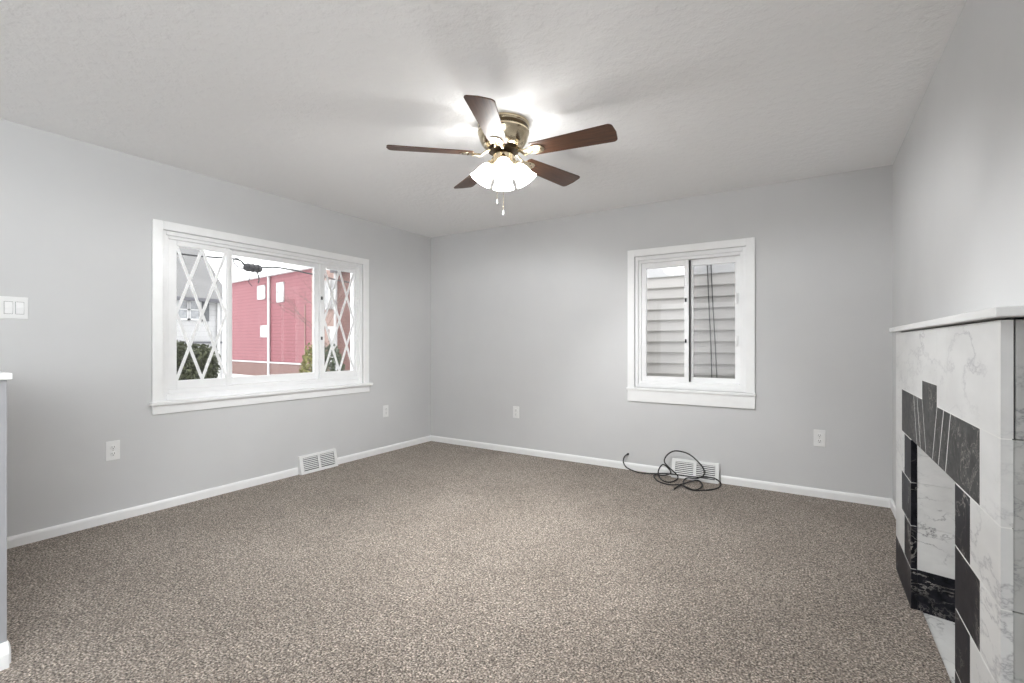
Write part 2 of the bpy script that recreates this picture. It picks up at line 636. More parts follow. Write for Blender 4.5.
bm = B()
box(bm, -T, W + T, REAR - T, T, H, H + 0.15)
tag(link('ceiling', bm, M['ceiling']), 'white textured ceiling above the fan', 'ceiling', kind='structure')


def wall_x(name, x0, x1, ya, yb, z0, z1, holes, label):
    """wall slab between x0 and x1 along y, holes = (y0, y1, z0, z1)"""
    bm = B()
    cuts = sorted({ya, yb, *[h[0] for h in holes], *[h[1] for h in holes]})
    for c0, c1 in zip(cuts[:-1], cuts[1:]):
        hs = [h for h in holes if h[0] <= c0 + 1e-6 and h[1] >= c1 - 1e-6]
        if not hs:
            box(bm, x0, x1, c0, c1, z0, z1)
        else:
            if hs[0][2] > z0 + 1e-6:
                box(bm, x0, x1, c0, c1, z0, hs[0][2])
            box(bm, x0, x1, c0, c1, hs[0][3], z1)
    return tag(link(name, bm, M['wall']), label, 'wall', kind='structure')


def wall_y(name, y0, y1, xa, xb, z0, z1, holes, label):
    bm = B()
    cuts = sorted({xa, xb, *[h[0] for h in holes], *[h[1] for h in holes]})
    for c0, c1 in zip(cuts[:-1], cuts[1:]):
        hs = [h for h in holes if h[0] <= c0 + 1e-6 and h[1] >= c1 - 1e-6]
        if not hs:
            box(bm, c0, c1, y0, y1, z0, z1)
        else:
            if hs[0][2] > z0 + 1e-6:
                box(bm, c0, c1, y0, y1, z0, hs[0][2])
            box(bm, c0, c1, y0, y1, hs[0][3], z1)
    return tag(link(name, bm, M['wall']), label, 'wall', kind='structure')


LW = (-2.79, -1.018, 0.76, 1.975)     # opening of the wide window
BW = (2.495, 3.422, 0.765, 1.965)     # opening of the small window
RW = (0.75, 3.55, 0.45, 2.15)         # opening added behind the camera to let sky light in
wall_x('wall_left', -T, 0.0, REAR, 0.0, 0.0, H, [LW], 'light grey painted wall with the wide window')
wall_y('wall_back', 0.0, T, -T, W + T, 0.0, H, [BW], 'light grey painted wall with the small window')
wall_x('wall_right', W, W + T, REAR, 0.0, 0.0, H, [(-6.5, -4.5, 1.28, 2.28), (-2.36, -1.59, -0.001, 0.76)], 'light grey painted wall behind the marble fireplace')
wall_y('wall_rear', REAR - T, REAR, -T, W + T, 0.0, H, [RW], 'light grey painted wall behind the camera')

# knee wall at the left edge of the view
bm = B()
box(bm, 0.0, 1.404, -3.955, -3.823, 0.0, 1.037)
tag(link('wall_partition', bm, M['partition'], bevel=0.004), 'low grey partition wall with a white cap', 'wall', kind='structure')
bm = B()
box(bm, 0.0, 1.424, -3.975, -3.813, 1.037, 1.062)
tag(link('trim_1', bm, M['trim'], bevel=0.004), 'white wooden cap on the low partition wall', 'trim', kind='structure')


def base_profile(bm, path, h=0.064, d=0.014):
    """baseboard with a rounded top edge along a polyline; path = [(x, y, nx, ny)] per end point of one run"""
    (x0, y0), (x1, y1), (nx, ny) = path
    prof = [(0, 0), (d, 0), (d, h * 0.72), (d * 0.8, h * 0.88), (d * 0.45, h), (0, h)]
    pts = [(x0 + nx * a, y0 + ny * a, z) for a, z in prof]
    prism(bm, pts, None, (x1 - x0, y1 - y0, 0))


def baseboard(name, runs, label):
    bm = B()
    for r in runs:
        base_profile(bm, r)
    return tag(link(name, bm, M['trim']), label, 'baseboard', kind='structure')


baseboard('baseboard_left', [((0, -3.823), (0, -1.75), (1, 0)), ((0, -1.355), (0, 0), (1, 0)), ((0, REAR), (0, -3.955), (1, 0))],
          'white baseboard along the wall with the wide window')
baseboard('baseboard_back', [((0, 0), (2.826, 0), (0, -1)), ((3.232, 0), (W, 0), (0, -1))],
          'white baseboard along the wall with the small window')
baseboard('baseboard_right', [((W, 0), (W, -1.145), (-1, 0)), ((W, -2.774), (W, REAR), (-1, 0))],
          'white baseboard along the fireplace wall')
baseboard('baseboard_rear', [((0, REAR), (W, REAR), (0, 1))], 'white baseboard along the wall behind the camera')
# the partition's base is taller and wraps its end
bm = B()
prof = [(0, 0), (0.028, 0), (0.028, 0.05), (0.022, 0.068), (0.012, 0.082), (0, 0.086)]
prism(bm, [(1.404 + a, -3.955, z) for a, z in prof], None, (0, 0.132, 0))
prism(bm, [(0, -3.823 + a * 0.35, z) for a, z in prof], None, (1.404, 0, 0))
prism(bm, [(0, -3.955 - a * 0.75, z) for a, z in prof], None, (1.404, 0, 0))
tag(link('baseboard_partition', bm, M['trim']), 'white baseboard wrapping the low partition wall', 'baseboard', kind='structure')


# ------------------------------------------------------------------ windows
class Frame:
    """maps (u along the wall, depth out of the room, z) to world for a wall"""
    def __init__(s, kind):
        s.kind = kind

    def box(s, bm, u0, u1, d0, d1, z0, z1):
        # d > 0 goes outdoors
        if s.kind == 'left':
            box(bm, -d0, -d1, u0, u1, z0, z1)
        elif s.kind == 'back':
            box(bm, u0, u1, d0, d1, z0, z1)
        else:
            box(bm, u0, u1, REAR - d0, REAR - d1, z0, z1)

    def pt(s, u, d, z):
        return {'left': Vector((-d, u, z)), 'back': Vector((u, d, z)), 'rear': Vector((u, REAR - d, z))}[s.kind]

    def ring(s, bm, u0, u1, z0, z1, wl, wr, wb, wt, d0, d1):
        s.box(bm, u0, u0 + wl, d0, d1, z0, z1)
        s.box(bm, u1 - wr, u1, d0, d1, z0, z1)
        s.box(bm, u0 + wl, u1 - wr, d0, d1, z0, z0 + wb)
        s.box(bm, u0 + wl, u1 - wr, d0, d1, z1 - wt, z1)


def strip(bm, a, b, w, n, th):
    """flat bar from a to b, width w, thickness th along n"""
    a, b, n = Vector(a), Vector(b), Vector(n).normalized()
    t = (b - a).normalized()
    s = t.cross(n).normalized() * (w / 2)
    prism(bm, [a - s, b - s, b + s, a + s], None, n * th)


# --- window_1: wide slider in the left wall
F = Frame('left')
w1 = root('window_1', (0, -1.904, 0.76), 'wide white window with diamond lattice side panes', 'window', kind='structure')
bm = B()
F.box(bm, -2.854, LW[0], -0.018, 0.0, 0.76, 2.034)
F.box(bm, LW[1], -0.954, -0.018, 0.0, 0.76, 2.034)
F.box(bm, LW[0], LW[1], -0.018, 0.0, LW[3], 2.034)
link('casing', bm, M['trim'], w1, bevel=0.003)
bm = B()
F.box(bm, -2.87, -0.925, -0.045, 0.03, 0.737, 0.762)
link('stool', bm, M['trim'], w1, bevel=0.005)
bm = B()
F.box(bm, -2.854, -0.945, -0.016, 0.0, 0.672, 0.737)
link('apron', bm, M['trim'], w1, bevel=0.003)
bm = B()   # stepped frame
F.ring(bm, LW[0], LW[1], LW[2], LW[3], 0.030, 0.030, 0.045, 0.030, 0.012, 0.14)
F.ring(bm, LW[0] + 0.03, LW[1] - 0.03, LW[2] + 0.045, LW[3] - 0.03, 0.022, 0.018, 0.030, 0.022, 0.030, 0.14)
link('window_frame', bm, M['vinyl'], w1, bevel=0.003)


def sash(parent, F, u0, u1, z0, z1, gl, gr, gb, gt, d0, d1, lattice=False, screen=False):
    bm = B()
    F.ring(bm, u0, u1, z0, z1, gl - u0, u1 - gr, gb - z0, z1 - gt, d0, d1)
    s = link('sash', bm, M['vinyl'], parent, bevel=0.003)
    dm = (d0 + d1) / 2
    bm = B()
    F.box(bm, gl - 0.006, gr + 0.006, dm - 0.002, dm + 0.002, gb - 0.006, gt + 0.006)
    link('pane', bm, M['glass'], s)
    if lattice:
        bm = B()
        dd = d0 + 0.004
        P = lambda a, b: F.pt(gl + a * (gr - gl), dd, gt - b * (gt - gb))
        n = F.pt(0, 1, 0) - F.pt(0, 0, 0)
        for a, b, o in (((0, 0), (1, 1), 0), ((1, 0), (0, 1), 1), ((0.5, 0), (1, 0.5), 0), ((0.5, 0), (0, 0.5), 1), ((0, 0.5), (0.5, 1), 0), ((1, 0.5), (0.5, 1), 1)):
            strip(bm, P(*a) + n * 0.003 * o, P(*b) + n * 0.003 * o, 0.020, n, 0.006)
        link('lattice', bm, M['vinyl'], s)
    if screen:
        bm = B()
        F.box(bm, gl - 0.004, gr + 0.004, d1 + 0.012, d1 + 0.013, gb - 0.004, gt + 0.004)
        link('insect_screen', bm, M['screen'], s)
    return s


sash(w1, F, -2.738, -2.305, 0.835, 1.923, -2.680, -2.332, 0.896, 1.885, 0.046, 0.078, lattice=True)
sash(w1, F, -2.330, -1.470, 0.835, 1.923, -2.270, -1.520, 0.896, 1.885, 0.080, 0.112)
s_r = sash(w1, F, -1.485, -1.066, 0.835, 1.923, -1.436, -1.090, 0.896, 1.885, 0.046, 0.078, lattice=True)
for z in (1.22, 1.60):
    bm = B()
    F.box(bm, -1.083, -1.068, 0.022, 0.048, z - 0.035, z + 0.035)
    F.box(bm, -1.079, -1.072, 0.014, 0.024, z - 0.012, z + 0.012)
    link('latch', bm, M['vinyl'], s_r, bevel=0.002)
    bm = B()
    F.box(bm, -1.476, -1.462, 0.038, 0.048, z - 0.018, z + 0.012)
    link('catch', bm, M['slot'], s_r, bevel=0.002)

# --- window_2: small slider in the back wall
F = Frame('back')
w2 = root('window_2', (2.958, 0, 0.765), 'small white sliding window looking onto lap siding', 'window', kind='structure')
bm = B()
F.box(bm, 2.432, BW[0], -0.018, 0.0, 0.765, 2.027)
F.box(bm, BW[1], 3.486, -0.018, 0.0, 0.765, 2.027)
F.box(bm, BW[0], BW[1], -0.018, 0.0, BW[3], 2.027)
link('casing', bm, M['trim'], w2, bevel=0.003)
bm = B()
F.box(bm, 2.425, 3.493, -0.032, 0.03, 0.742, 0.765)
link('stool', bm, M['trim'], w2, bevel=0.004)
bm = B()
F.box(bm, 2.432, 3.486, -0.02, 0.0, 0.638, 0.742)
link('apron', bm, M['trim'], w2, bevel=0.003)
bm = B()
F.ring(bm, BW[0], BW[1], BW[2], BW[3], 0.030, 0.030, 0.035, 0.034, 0.012, 0.14)
F.ring(bm, BW[0] + 0.03, BW[1] - 0.03, BW[2] + 0.035, BW[3] - 0.034, 0.020, 0.020, 0.026, 0.026, 0.030, 0.14)
link('window_frame', bm, M['vinyl'], w2, bevel=0.003)
s1 = sash(w2, F, 2.545, 2.962, 0.826, 1.905, 2.586, 2.924, 0.870, 1.855, 0.046, 0.074)
s2 = sash(w2, F, 2.940, 3.372, 0.826, 1.905, 2.990, 3.328, 0.870, 1.855, 0.082, 0.110, screen=True)
bm = B()
F.box(bm, 2.962, 2.972, 0.052, 0.078, 0.832, 1.90)
link('seal', bm, M['vinyl_gap'], s1)
for z in (1.19, 1.55):
    bm = B()
    F.box(bm, 3.336, 3.350, 0.055, 0.082, z - 0.045, z + 0.045)
    link('latch', bm, M['vinyl'], s2, bevel=0.003)
    bm = B()
    F.box(bm, 2.930, 2.944, 0.036, 0.046, z - 0.016, z + 0.016)
    link('catch', bm, M['slot'], s1, bevel=0.002)

# --- added_rear_window: unseen window added in the rear wall to let sky light in
F = Frame('rear')
w3 = root('added_rear_window', (2.15, REAR, 0.45), 'added window in the wall behind the camera, letting in sky light', 'window', kind='structure')
bm = B()
F.ring(bm, RW[0] - 0.07, RW[1] + 0.07, RW[2] - 0.07, RW[3] + 0.07, 0.07, 0.07, 0.07, 0.07, -0.018, 0.0)
link('casing', bm, M['trim'], w3)
bm = B()
F.ring(bm, RW[0], RW[1], RW[2], RW[3], 0.04, 0.04, 0.04, 0.04, 0.10, 0.16)
link('window_frame', bm, M['vinyl'], w3)
bm = B()
F.box(bm, RW[0] + 0.035, RW[1] - 0.035, 0.128, 0.132, RW[2] + 0.035, RW[3] - 0.035)
link('pane', bm, M['glass'], w3)

# --- added_side_window: unseen high window added in the right wall around the fill light
w4 = root('added_side_window', (W, -5.5, 1.28), 'added high window behind the camera, housing the fill light', 'window', kind='structure')
bm = B()
for (a, b, c, d) in ((-6.57, -6.5, 1.21, 2.35), (-4.5, -4.43, 1.21, 2.35), (-6.5, -4.5, 1.21, 1.28), (-6.5, -4.5, 2.28, 2.35)):
    box(bm, W - 0.018, W, a, b, c, d)
link('casing', bm, M['trim'], w4)
bm = B()
for (a, b, c, d) in ((-6.5, -6.46, 1.28, 2.28), (-4.54, -4.5, 1.28, 2.28), (-6.46, -4.54, 1.28, 1.32), (-6.46, -4.54, 2.24, 2.28)):
    box(bm, W + 0.10, W + 0.16, a, b, c, d)
link('window_frame', bm, M['vinyl'], w4)
bm = B()
box(bm, W + 0.128, W + 0.132, -6.465, -4.535, 1.315, 2.245)
link('pane', bm, M['glass'], w4)


# ------------------------------------------------------------------ wall fixtures (local frame: x along the wall, +y into the room)
def outlet():
    r = root('wall_outlet', (0, 0, 0), '', 'outlet', group=None, world_frame=False)
    bm = B()
    box(bm, -0.038, 0.038, 0.0, 0.006, -0.063, 0.063)
    link('cover_plate', bm, M['plastic'], r, bevel=0.003)
    for s in (-1, 1):
        bm = B()
        lathe(bm, [(0.0165, 0.0), (0.0165, 0.0035), (0.0155, 0.0042)], 20, Matrix.Translation((0, 0.005, s * 0.021)) @ Matrix.Rotation(-PI / 2, 4, 'X'))
        rc = link('receptacle', bm, M['plastic'], r, smooth=True)
        bm = B()
        for dx, hh in ((-0.006, 0.0048), (0.006, 0.004)):
            box(bm, dx - 0.0013, dx + 0.0013, 0.0088, 0.0097, s * 0.021 + 0.003 - hh, s * 0.021 + 0.003 + hh)
        lathe(bm, [(0.0026, 0.0), (0.0026, 0.0009)], 12, Matrix.Translation((0, 0.0088, s * 0.021 - 0.0085)) @ Matrix.Rotation(-PI / 2, 4, 'X'))
        link('slots', bm, M['slot'], rc)
    bm = B()
    lathe(bm, [(0.0032, 0.0), (0.0032, 0.0012)], 12, Matrix.Translation((0, 0.006, 0)) @ Matrix.Rotation(-PI / 2, 4, 'X'))
    link('screw', bm, M['metal'], r)
    return r


RL, RB = -PI / 2, PI      # +y into the room for the left wall / the back wall
o0 = outlet()
for i, (loc, rz, lab) in enumerate((
        ((0, -3.071, 0.467), RL, 'white wall outlet under the wide window, near the partition end'),
        ((0, -0.716, 0.441), RL, 'white wall outlet between the wide window and the room corner'),
        ((1.21, 0, 0.436), RB, 'white wall outlet on the back wall, towards the far corner'),
        ((3.924, 0, 0.449), RB, 'white wall outlet between the small window and the fireplace'))):
    o = o0 if i == 0 else copy_tree(o0)
    o.location = loc
    o.rotation_euler = (0, 0, rz)
    tag(o, lab, 'outlet', 'white wall outlets')

sw = root('light_switch', (0, 0, 0), 'white double rocker light switch on the wall above the partition', 'light switch', world_frame=False)
bm = B()
box(bm, -0.082, 0.036, 0, 0.006, -0.064, 0.064)
link('cover_plate', bm, M['plastic'], sw, bevel=0.003)
for k in (-1, 0):
    bm = B()
    prism(bm, [(k * 0.046 - 0.0165, 0.006, -0.034), (k * 0.046 - 0.0165, 0.0075, -0.034), (k * 0.046 - 0.0165, 0.0115, 0.0), (k * 0.046 - 0.0165, 0.009, 0.034), (k * 0.046 - 0.0165, 0.006, 0.034)], None, (0.033, 0, 0))
    link('rocker', bm, M['trim'], sw, bevel=0.001)
    bm = B()
    box(bm, k * 0.046 - 0.0178, k * 0.046 + 0.0178, 0.0055, 0.0064, -0.0355, 0.0355)
    link('rocker_gap', bm, M['vinyl_gap'], sw)
sw.location = (0, -3.550, 1.373)
sw.rotation_euler = (0, 0, RL)


def register():
    r = root('floor_register', (0, 0, 0), '', 'vent', world_frame=False)
    L, Hh, yb, yt = 0.192, 0.158, 0.056, 0.018
    yat = lambda z: yb + (yt - yb) * (z / Hh)
    bm = B()   # side cheeks, top and back
    for s in (-1, 1):
        x0, x1 = s * L, s * (L - 0.004)
        prism(bm, [(x0, 0, 0), (x0, yb, 0), (x0, yb, 0.012), (x0, yt, Hh), (x0, 0, Hh)], None, (x1 - x0, 0, 0))
    box(bm, -L + 0.004, L - 0.004, 0.0, yt, Hh - 0.004, Hh)
    link('housing', bm, M['register'], r)
    bm = B()
    box(bm, -L + 0.004, L - 0.004, 0.0, 0.004, 0.0, Hh - 0.004)
    link('duct_opening', bm, M['duct'], r)
    # sloping face frame
    n = Vector((0, Hh - 0.012, yb - yt)).normalized()

    def facebar(bm, x0, x1, z0, z1, th=0.003, off=0.0):
        pts = [(x0, yat(z0) + off, z0), (x1, yat(z0) + off, z0), (x1, yat(z1) + off, z1), (x0, yat(z1) + off, z1)]
        prism(bm, pts, None, n * th)
    bm = B()
    facebar(bm, -L, -L + 0.03, 0.0, Hh)
    facebar(bm, L - 0.03, L, 0.0, Hh)
    facebar(bm, -L + 0.03, L - 0.03, 0.0, 0.026)
    facebar(bm, -L + 0.03, L - 0.03, Hh - 0.020, Hh)
    facebar(bm, -0.013, 0.013, 0.026, Hh - 0.020)
    link('face_frame', bm, M['register'], r, bevel=0.001)
    for x0, x1 in ((-L + 0.03, -0.013), (0.013, L - 0.03)):
        bm = B()
        k = 0
        z = 0.033
        while z < Hh - 0.024:
            y = yat(z)
            prism(bm, [(x0, y - 0.010, z + 0.007), (x0, y, z), (x0, y + 0.0012, z + 0.0012), (x0, y - 0.0088, z + 0.0082)], None, (x1 - x0, 0, 0))
            z += 0.0155
        link('louver_panel', bm, M['register'], r)
    return r


v0 = register()
v0.location = (0, -1.553, 0.001)
v0.rotation_euler = (0, 0, RL)
tag(v0, 'white slatted heating vent at the floor under the wide window', 'vent', 'white floor registers')
v1 = copy_tree(v0)
v1.location = (3.029, 0, 0.001)
v1.rotation_euler = (0, 0, RB)
tag(v1, 'white slatted heating vent behind the coiled black cable', 'vent', 'white floor registers')

# ------------------------------------------------------------------ coiled black cable
R_C = 0.0055
zf = R_C + 0.001
cc = root('coaxial_cable', (2.9, -0.2, 0), 'black cable coiled on the carpet by the vent, one end in the wall', 'cable')
pts = [(2.412, -0.030, 0.128), (2.402, -0.036, 0.100), (2.406, -0.050, 0.068), (2.440, -0.066, 0.034), (2.505, -0.074, 0.014), (2.580, -0.080, zf), (2.700, -0.088, 0.020),
       (2.797, -0.092, 0.036), (2.889, -0.095, 0.040), (2.980, -0.092, 0.040), (3.050, -0.088, 0.042), (3.122, -0.085, 0.052), (3.186, -0.085, 0.053), (3.228, -0.088, 0.036),
       (3.246, -0.110, 0.016), (3.235, -0.194, zf), (3.188, -0.278, zf), (3.118, -0.343, zf), (3.048, -0.350, zf), (2.985, -0.255, zf),
       (2.957, -0.110, zf), (2.985, -0.092, 0.026), (3.046, -0.098, 0.030), (3.100, -0.085, 0.055), (3.112, -0.070, 0.085), (3.087, -0.066, 0.142), (2.988, -0.062, 0.221), (2.874, -0.060, 0.236),
       (2.805, -0.062, 0.192), (2.781, -0.066, 0.134), (2.816, -0.078, 0.096), (2.868, -0.094, 0.062), (2.905, -0.110, 0.035), (2.906, -0.150, 0.014), (2.870, -0.235, zf), (2.815, -0.225, zf),
       (2.755, -0.130, zf), (2.735, -0.092, 0.042), (2.750, -0.085, 0.085), (2.775, -0.080, 0.108), (2.812, -0.090, 0.092), (2.845, -0.100, 0.052), (2.800, -0.110, 0.026), (2.742, -0.110, 0.018),
       (2.706, -0.120, 0.014), (2.740, -0.200, zf), (2.800, -0.275, zf), (2.885, -0.305, zf), (2.965, -0.280, zf + 0.008), (3.017, -0.165, 0.016), (3.064, -0.100, 0.018), (3.105, -0.150, 0.014),
       (3.128, -0.270, 0.016), (3.090, -0.360, zf + 0.004), (3.020, -0.330, 0.016), (2.975, -0.310, 0.016), (2.957, -0.330, 0.010), (2.944, -0.420, zf)]
bm = B()
tube(bm, spline(pts, 7), R_C, 8)
link('jacket', bm, M['cord'], cc, smooth=True)
bm = B()
tube(bm, [(2.943, -0.418, zf), (2.941, -0.436, zf)], 0.0058, 10)
link('end_connector', bm, M['metal'], cc, smooth=True)
bm = B()
tube(bm, [(2.432, 0.0, 0.142), (2.431, -0.012, 0.142), (2.428, -0.020, 0.140), (2.412, -0.030, 0.128)], [0.010, 0.010, 0.0065, 0.0058], 12)
link('wall_plug', bm, M['cord'], cc, smooth=True)

# ------------------------------------------------------------------ fireplace
fp = root('fireplace', (4.30, -1.959, 0), 'white marble fireplace with black marble tiles framing its opening', 'fireplace')
FX, FB = 4.246, 4.267        # face and back of the facing tiles
Y0, Y1 = -1.146, -2.772      # far and near end
CY = -1.9725
g = 0.0026
ZR = [0.0, 0.175, 0.365, 0.555, 0.745, 0.949, 1.224]
top_bm = B()


def slab(bm, ya, yb, za, zb, gl=g):
    ya, yb = max(ya, yb), min(ya, yb)
    yz_slab(bm, [(ya - gl, za + gl), (yb + gl, za + gl), (yb + gl, zb - gl), (ya - gl, zb - gl)], FX, FB)


IN0, IN1 = -1.590, -2.355
NA0, NA1 = -1.414, -2.520
WI0, WI1 = -1.335, -2.611
KT0, KT1 = -1.841, -2.106
# white marble facing
slab(top_bm, Y0, KT0, ZR[5], ZR[6], g * 0.5)
slab(top_bm, KT0 + 0.0005, KT1, 1.024, ZR[6], g * 0.5)
slab(top_bm, KT1, -2.254, ZR[5], ZR[6], g * 0.5)
slab(top_bm, -2.254, Y1, ZR[5], ZR[6], g * 0.5)
for (za, zb, a, b) in ((ZR[4], ZR[5], WI0, WI1), (ZR[3], ZR[4], NA0, NA1), (ZR[2], ZR[3], WI0, WI1), (ZR[1], ZR[2], NA0, NA1)):
    slab(top_bm, Y0, a, za, zb, g * 0.6)
    slab(top_bm, b, Y1, za, zb, g * 0.6)
link('marble_facing', top_bm, M['marble'], fp)
# black jamb tiles, narrow and wide by turns
for inn, nar, wid, end in ((IN0, NA0, WI0, Y0), (IN1, NA1, WI1, Y1)):
    for edge, za, zb in ((nar, ZR[3], ZR[4]), (wid, ZR[2], ZR[3]), (nar, ZR[1], ZR[2]), (end, ZR[0] - g, ZR[1])):
        bm = B()
        slab(bm, edge, inn + (g if inn == IN1 else -g), za, zb)
        link('jamb_tile', bm, M['black'], fp)
# header: splayed tiles either side of the keystone
za, zb = ZR[4] + g, ZR[5] - g
joints = [(WI0, WI0), (-1.654, -1.730), (-1.732, -1.808), (KT0, -1.916), ]
near = [(KT1, -2.030), (-2.206, -2.126), (-2.298, -2.230), (WI1, WI1)]
gh = 0.0042
for seq in (joints, near):
    for (t0, b0), (t1, b1) in zip(seq[:-1], seq[1:]):
        hd = B()
        yz_slab(hd, [(t0 - gh, zb), (t1 + gh, zb), (b1 + gh, za), (b0 - gh, za)], FX, FB)
        link('header_tile', hd, M['black_speck'], fp)
bm = B()
yz_slab(bm, [(KT0 - g, 1.024 - g), (KT1 + g, 1.024 - g), (KT1 + g, zb), (-2.030 + g, za), (-1.916 - g, za), (KT0 - g, zb)], FX, FB)
link('keystone', bm, M['black_speck'], fp)
# grout behind the tiles
bm = B()
yz_slab(bm, [(Y0 - 0.002, 0), (Y0 - 0.002, 1.2225), (Y1 + 0.002, 1.2225), (Y1 + 0.002, 0), (IN1 - 0.006, 0), (IN1 - 0.006, ZR[4] + 0.004), (IN0 + 0.006, ZR[4] + 0.004), (IN0 + 0.006, 0)], FX + 0.0003, FB - 0.002)
link('grout', bm, M['grout'], fp)
# body behind the facing, its grey marble ends toned darker for their shade; a dark joint separates it from the facing
bm = B()
for za_, zb_ in ((0, ZR[1]), (ZR[1], ZR[3]), (ZR[3], ZR[5]), (ZR[5], ZR[6])):
    box(bm, FB + (0.0035 if zb_ > 1.0 else 0.0008), W - 0.001, Y1 + 0.002, -2.37, za_ + 0.0006, zb_ - 0.0006)
    box(bm, FB + 0.003, W - 0.001, -1.575, Y0 - 0.002, za_ + 0.0006, zb_ - 0.0006)
box(bm, FB + 0.003, W - 0.001, -2.37, -1.575, 0.76, 1.2225)
link('body', bm, M['marble_side'], fp, bevel=0.0025)
bm = B()
box(bm, FB - 0.001, FB + 0.004, Y1 + 0.008, -2.37, 0, 1.2285)
box(bm, FB - 0.001, FB + 0.004, -1.575, Y0 - 0.008, 0, 1.2285)
box(bm, FB - 0.001, FB + 0.004, -2.37, -1.575, 0.748, 1.2285)
link('joint', bm, M['slot'], fp)
# mantel shelf
bm = B()
box(bm, 4.223, W - 0.001, -2.832, -1.102, 1.2285, 1.2505)
link('mantel_shelf', bm, M['mantel'], fp, bevel=0.003)
# firebox: splayed white marble cheeks over black marble bases, back panel, soffit
XB = 4.60


def cheek(bm, y_in, sgn, za, zb, th=0.02):
    x0, x1 = FB + 0.001, XB
    y1 = y_in - sgn * 0.26 * (x1 - x0)
    prism(bm, [(x0, y_in, za), (x1, y1, za), (x1, y1 + sgn * th, za), (x0, y_in + sgn * th, za)], None, (0, 0, zb - za))


bm = B()
for y, s in ((IN0, 1), (IN1, -1)):
    cheek(bm, y, s, 0.177, 0.365)
    cheek(bm, y, s, 0.3665, 0.555)
    cheek(bm, y, s, 0.5565, 0.752)
box(bm, XB - 0.02, XB, -2.31, -1.64, 0.177, 0.752)
link('firebox_lining', bm, M['marble_panel'], fp)
bm = B()
for y, s in ((IN0, 1), (IN1, -1)):
    cheek(bm, y, s, -0.03, 0.175)
box(bm, XB - 0.02, XB, -2.31, -1.64, -0.03, 0.175)
link('firebox_base', bm, M['black'], fp)
bm = B()
box(bm, FB + 0.004, XB, -2.36, -1.585, 0.752, 0.760)
link('soffit', bm, M['grout'], fp)
bm = B()
box(bm, 4.285, XB, -2.352, -1.593, -0.05, -0.004)
link('hearth', bm, M['marble_panel'], fp)


# ------------------------------------------------------------------ ceiling fan
FANX, FANY = 2.366, -2.002
fan = root('ceiling_fan', (FANX, FANY, H), 'brass ceiling fan with five dark walnut blades and lit glass lamps', 'ceiling fan')
TF = Matrix.Translation((FANX, FANY, 0))
bm = B()
lathe(bm, [(0.140, 2.4395), (0.149, 2.437), (0.150, 2.424), (0.145, 2.418), (0.143, 2.398), (0.149, 2.392), (0.150, 2.384), (0.146, 2.378),
           (0.143, 2.366), (0.137, 2.345), (0.126, 2.322), (0.112, 2.306), (0.098, 2.298), (0.085, 2.295)], 48, TF)
link('motor_housing', bm, M['bronze'], fan, smooth=True, angle=35)
bm = B()
lathe(bm, [(0.1435, 2.4175), (0.1455, 2.416), (0.1455, 2.400), (0.1435, 2.3985)], 48, TF, cap=False)
link('housing_band', bm, M['bronze_dark'], fan, smooth=True)
bm = B()
lathe(bm, [(0.070, 2.2955), (0.088, 2.294), (0.090, 2.284), (0.088, 2.278), (0.062, 2.275), (0.040, 2.272)], 40, TF)
link('flywheel', bm, M['bronze_dark'], fan, smooth=True)
bm = B()
lathe(bm, [(0.034, 2.273), (0.042, 2.270), (0.058, 2.264), (0.062, 2.252), (0.060, 2.222), (0.064, 2.216), (0.064, 2.204), (0.052, 2.190), (0.030, 2.180), (0.012, 2.176), (0.010, 2.168), (0.004, 2.160)], 36, TF)
link('light_kit', bm, M['bronze'], fan, smooth=True)

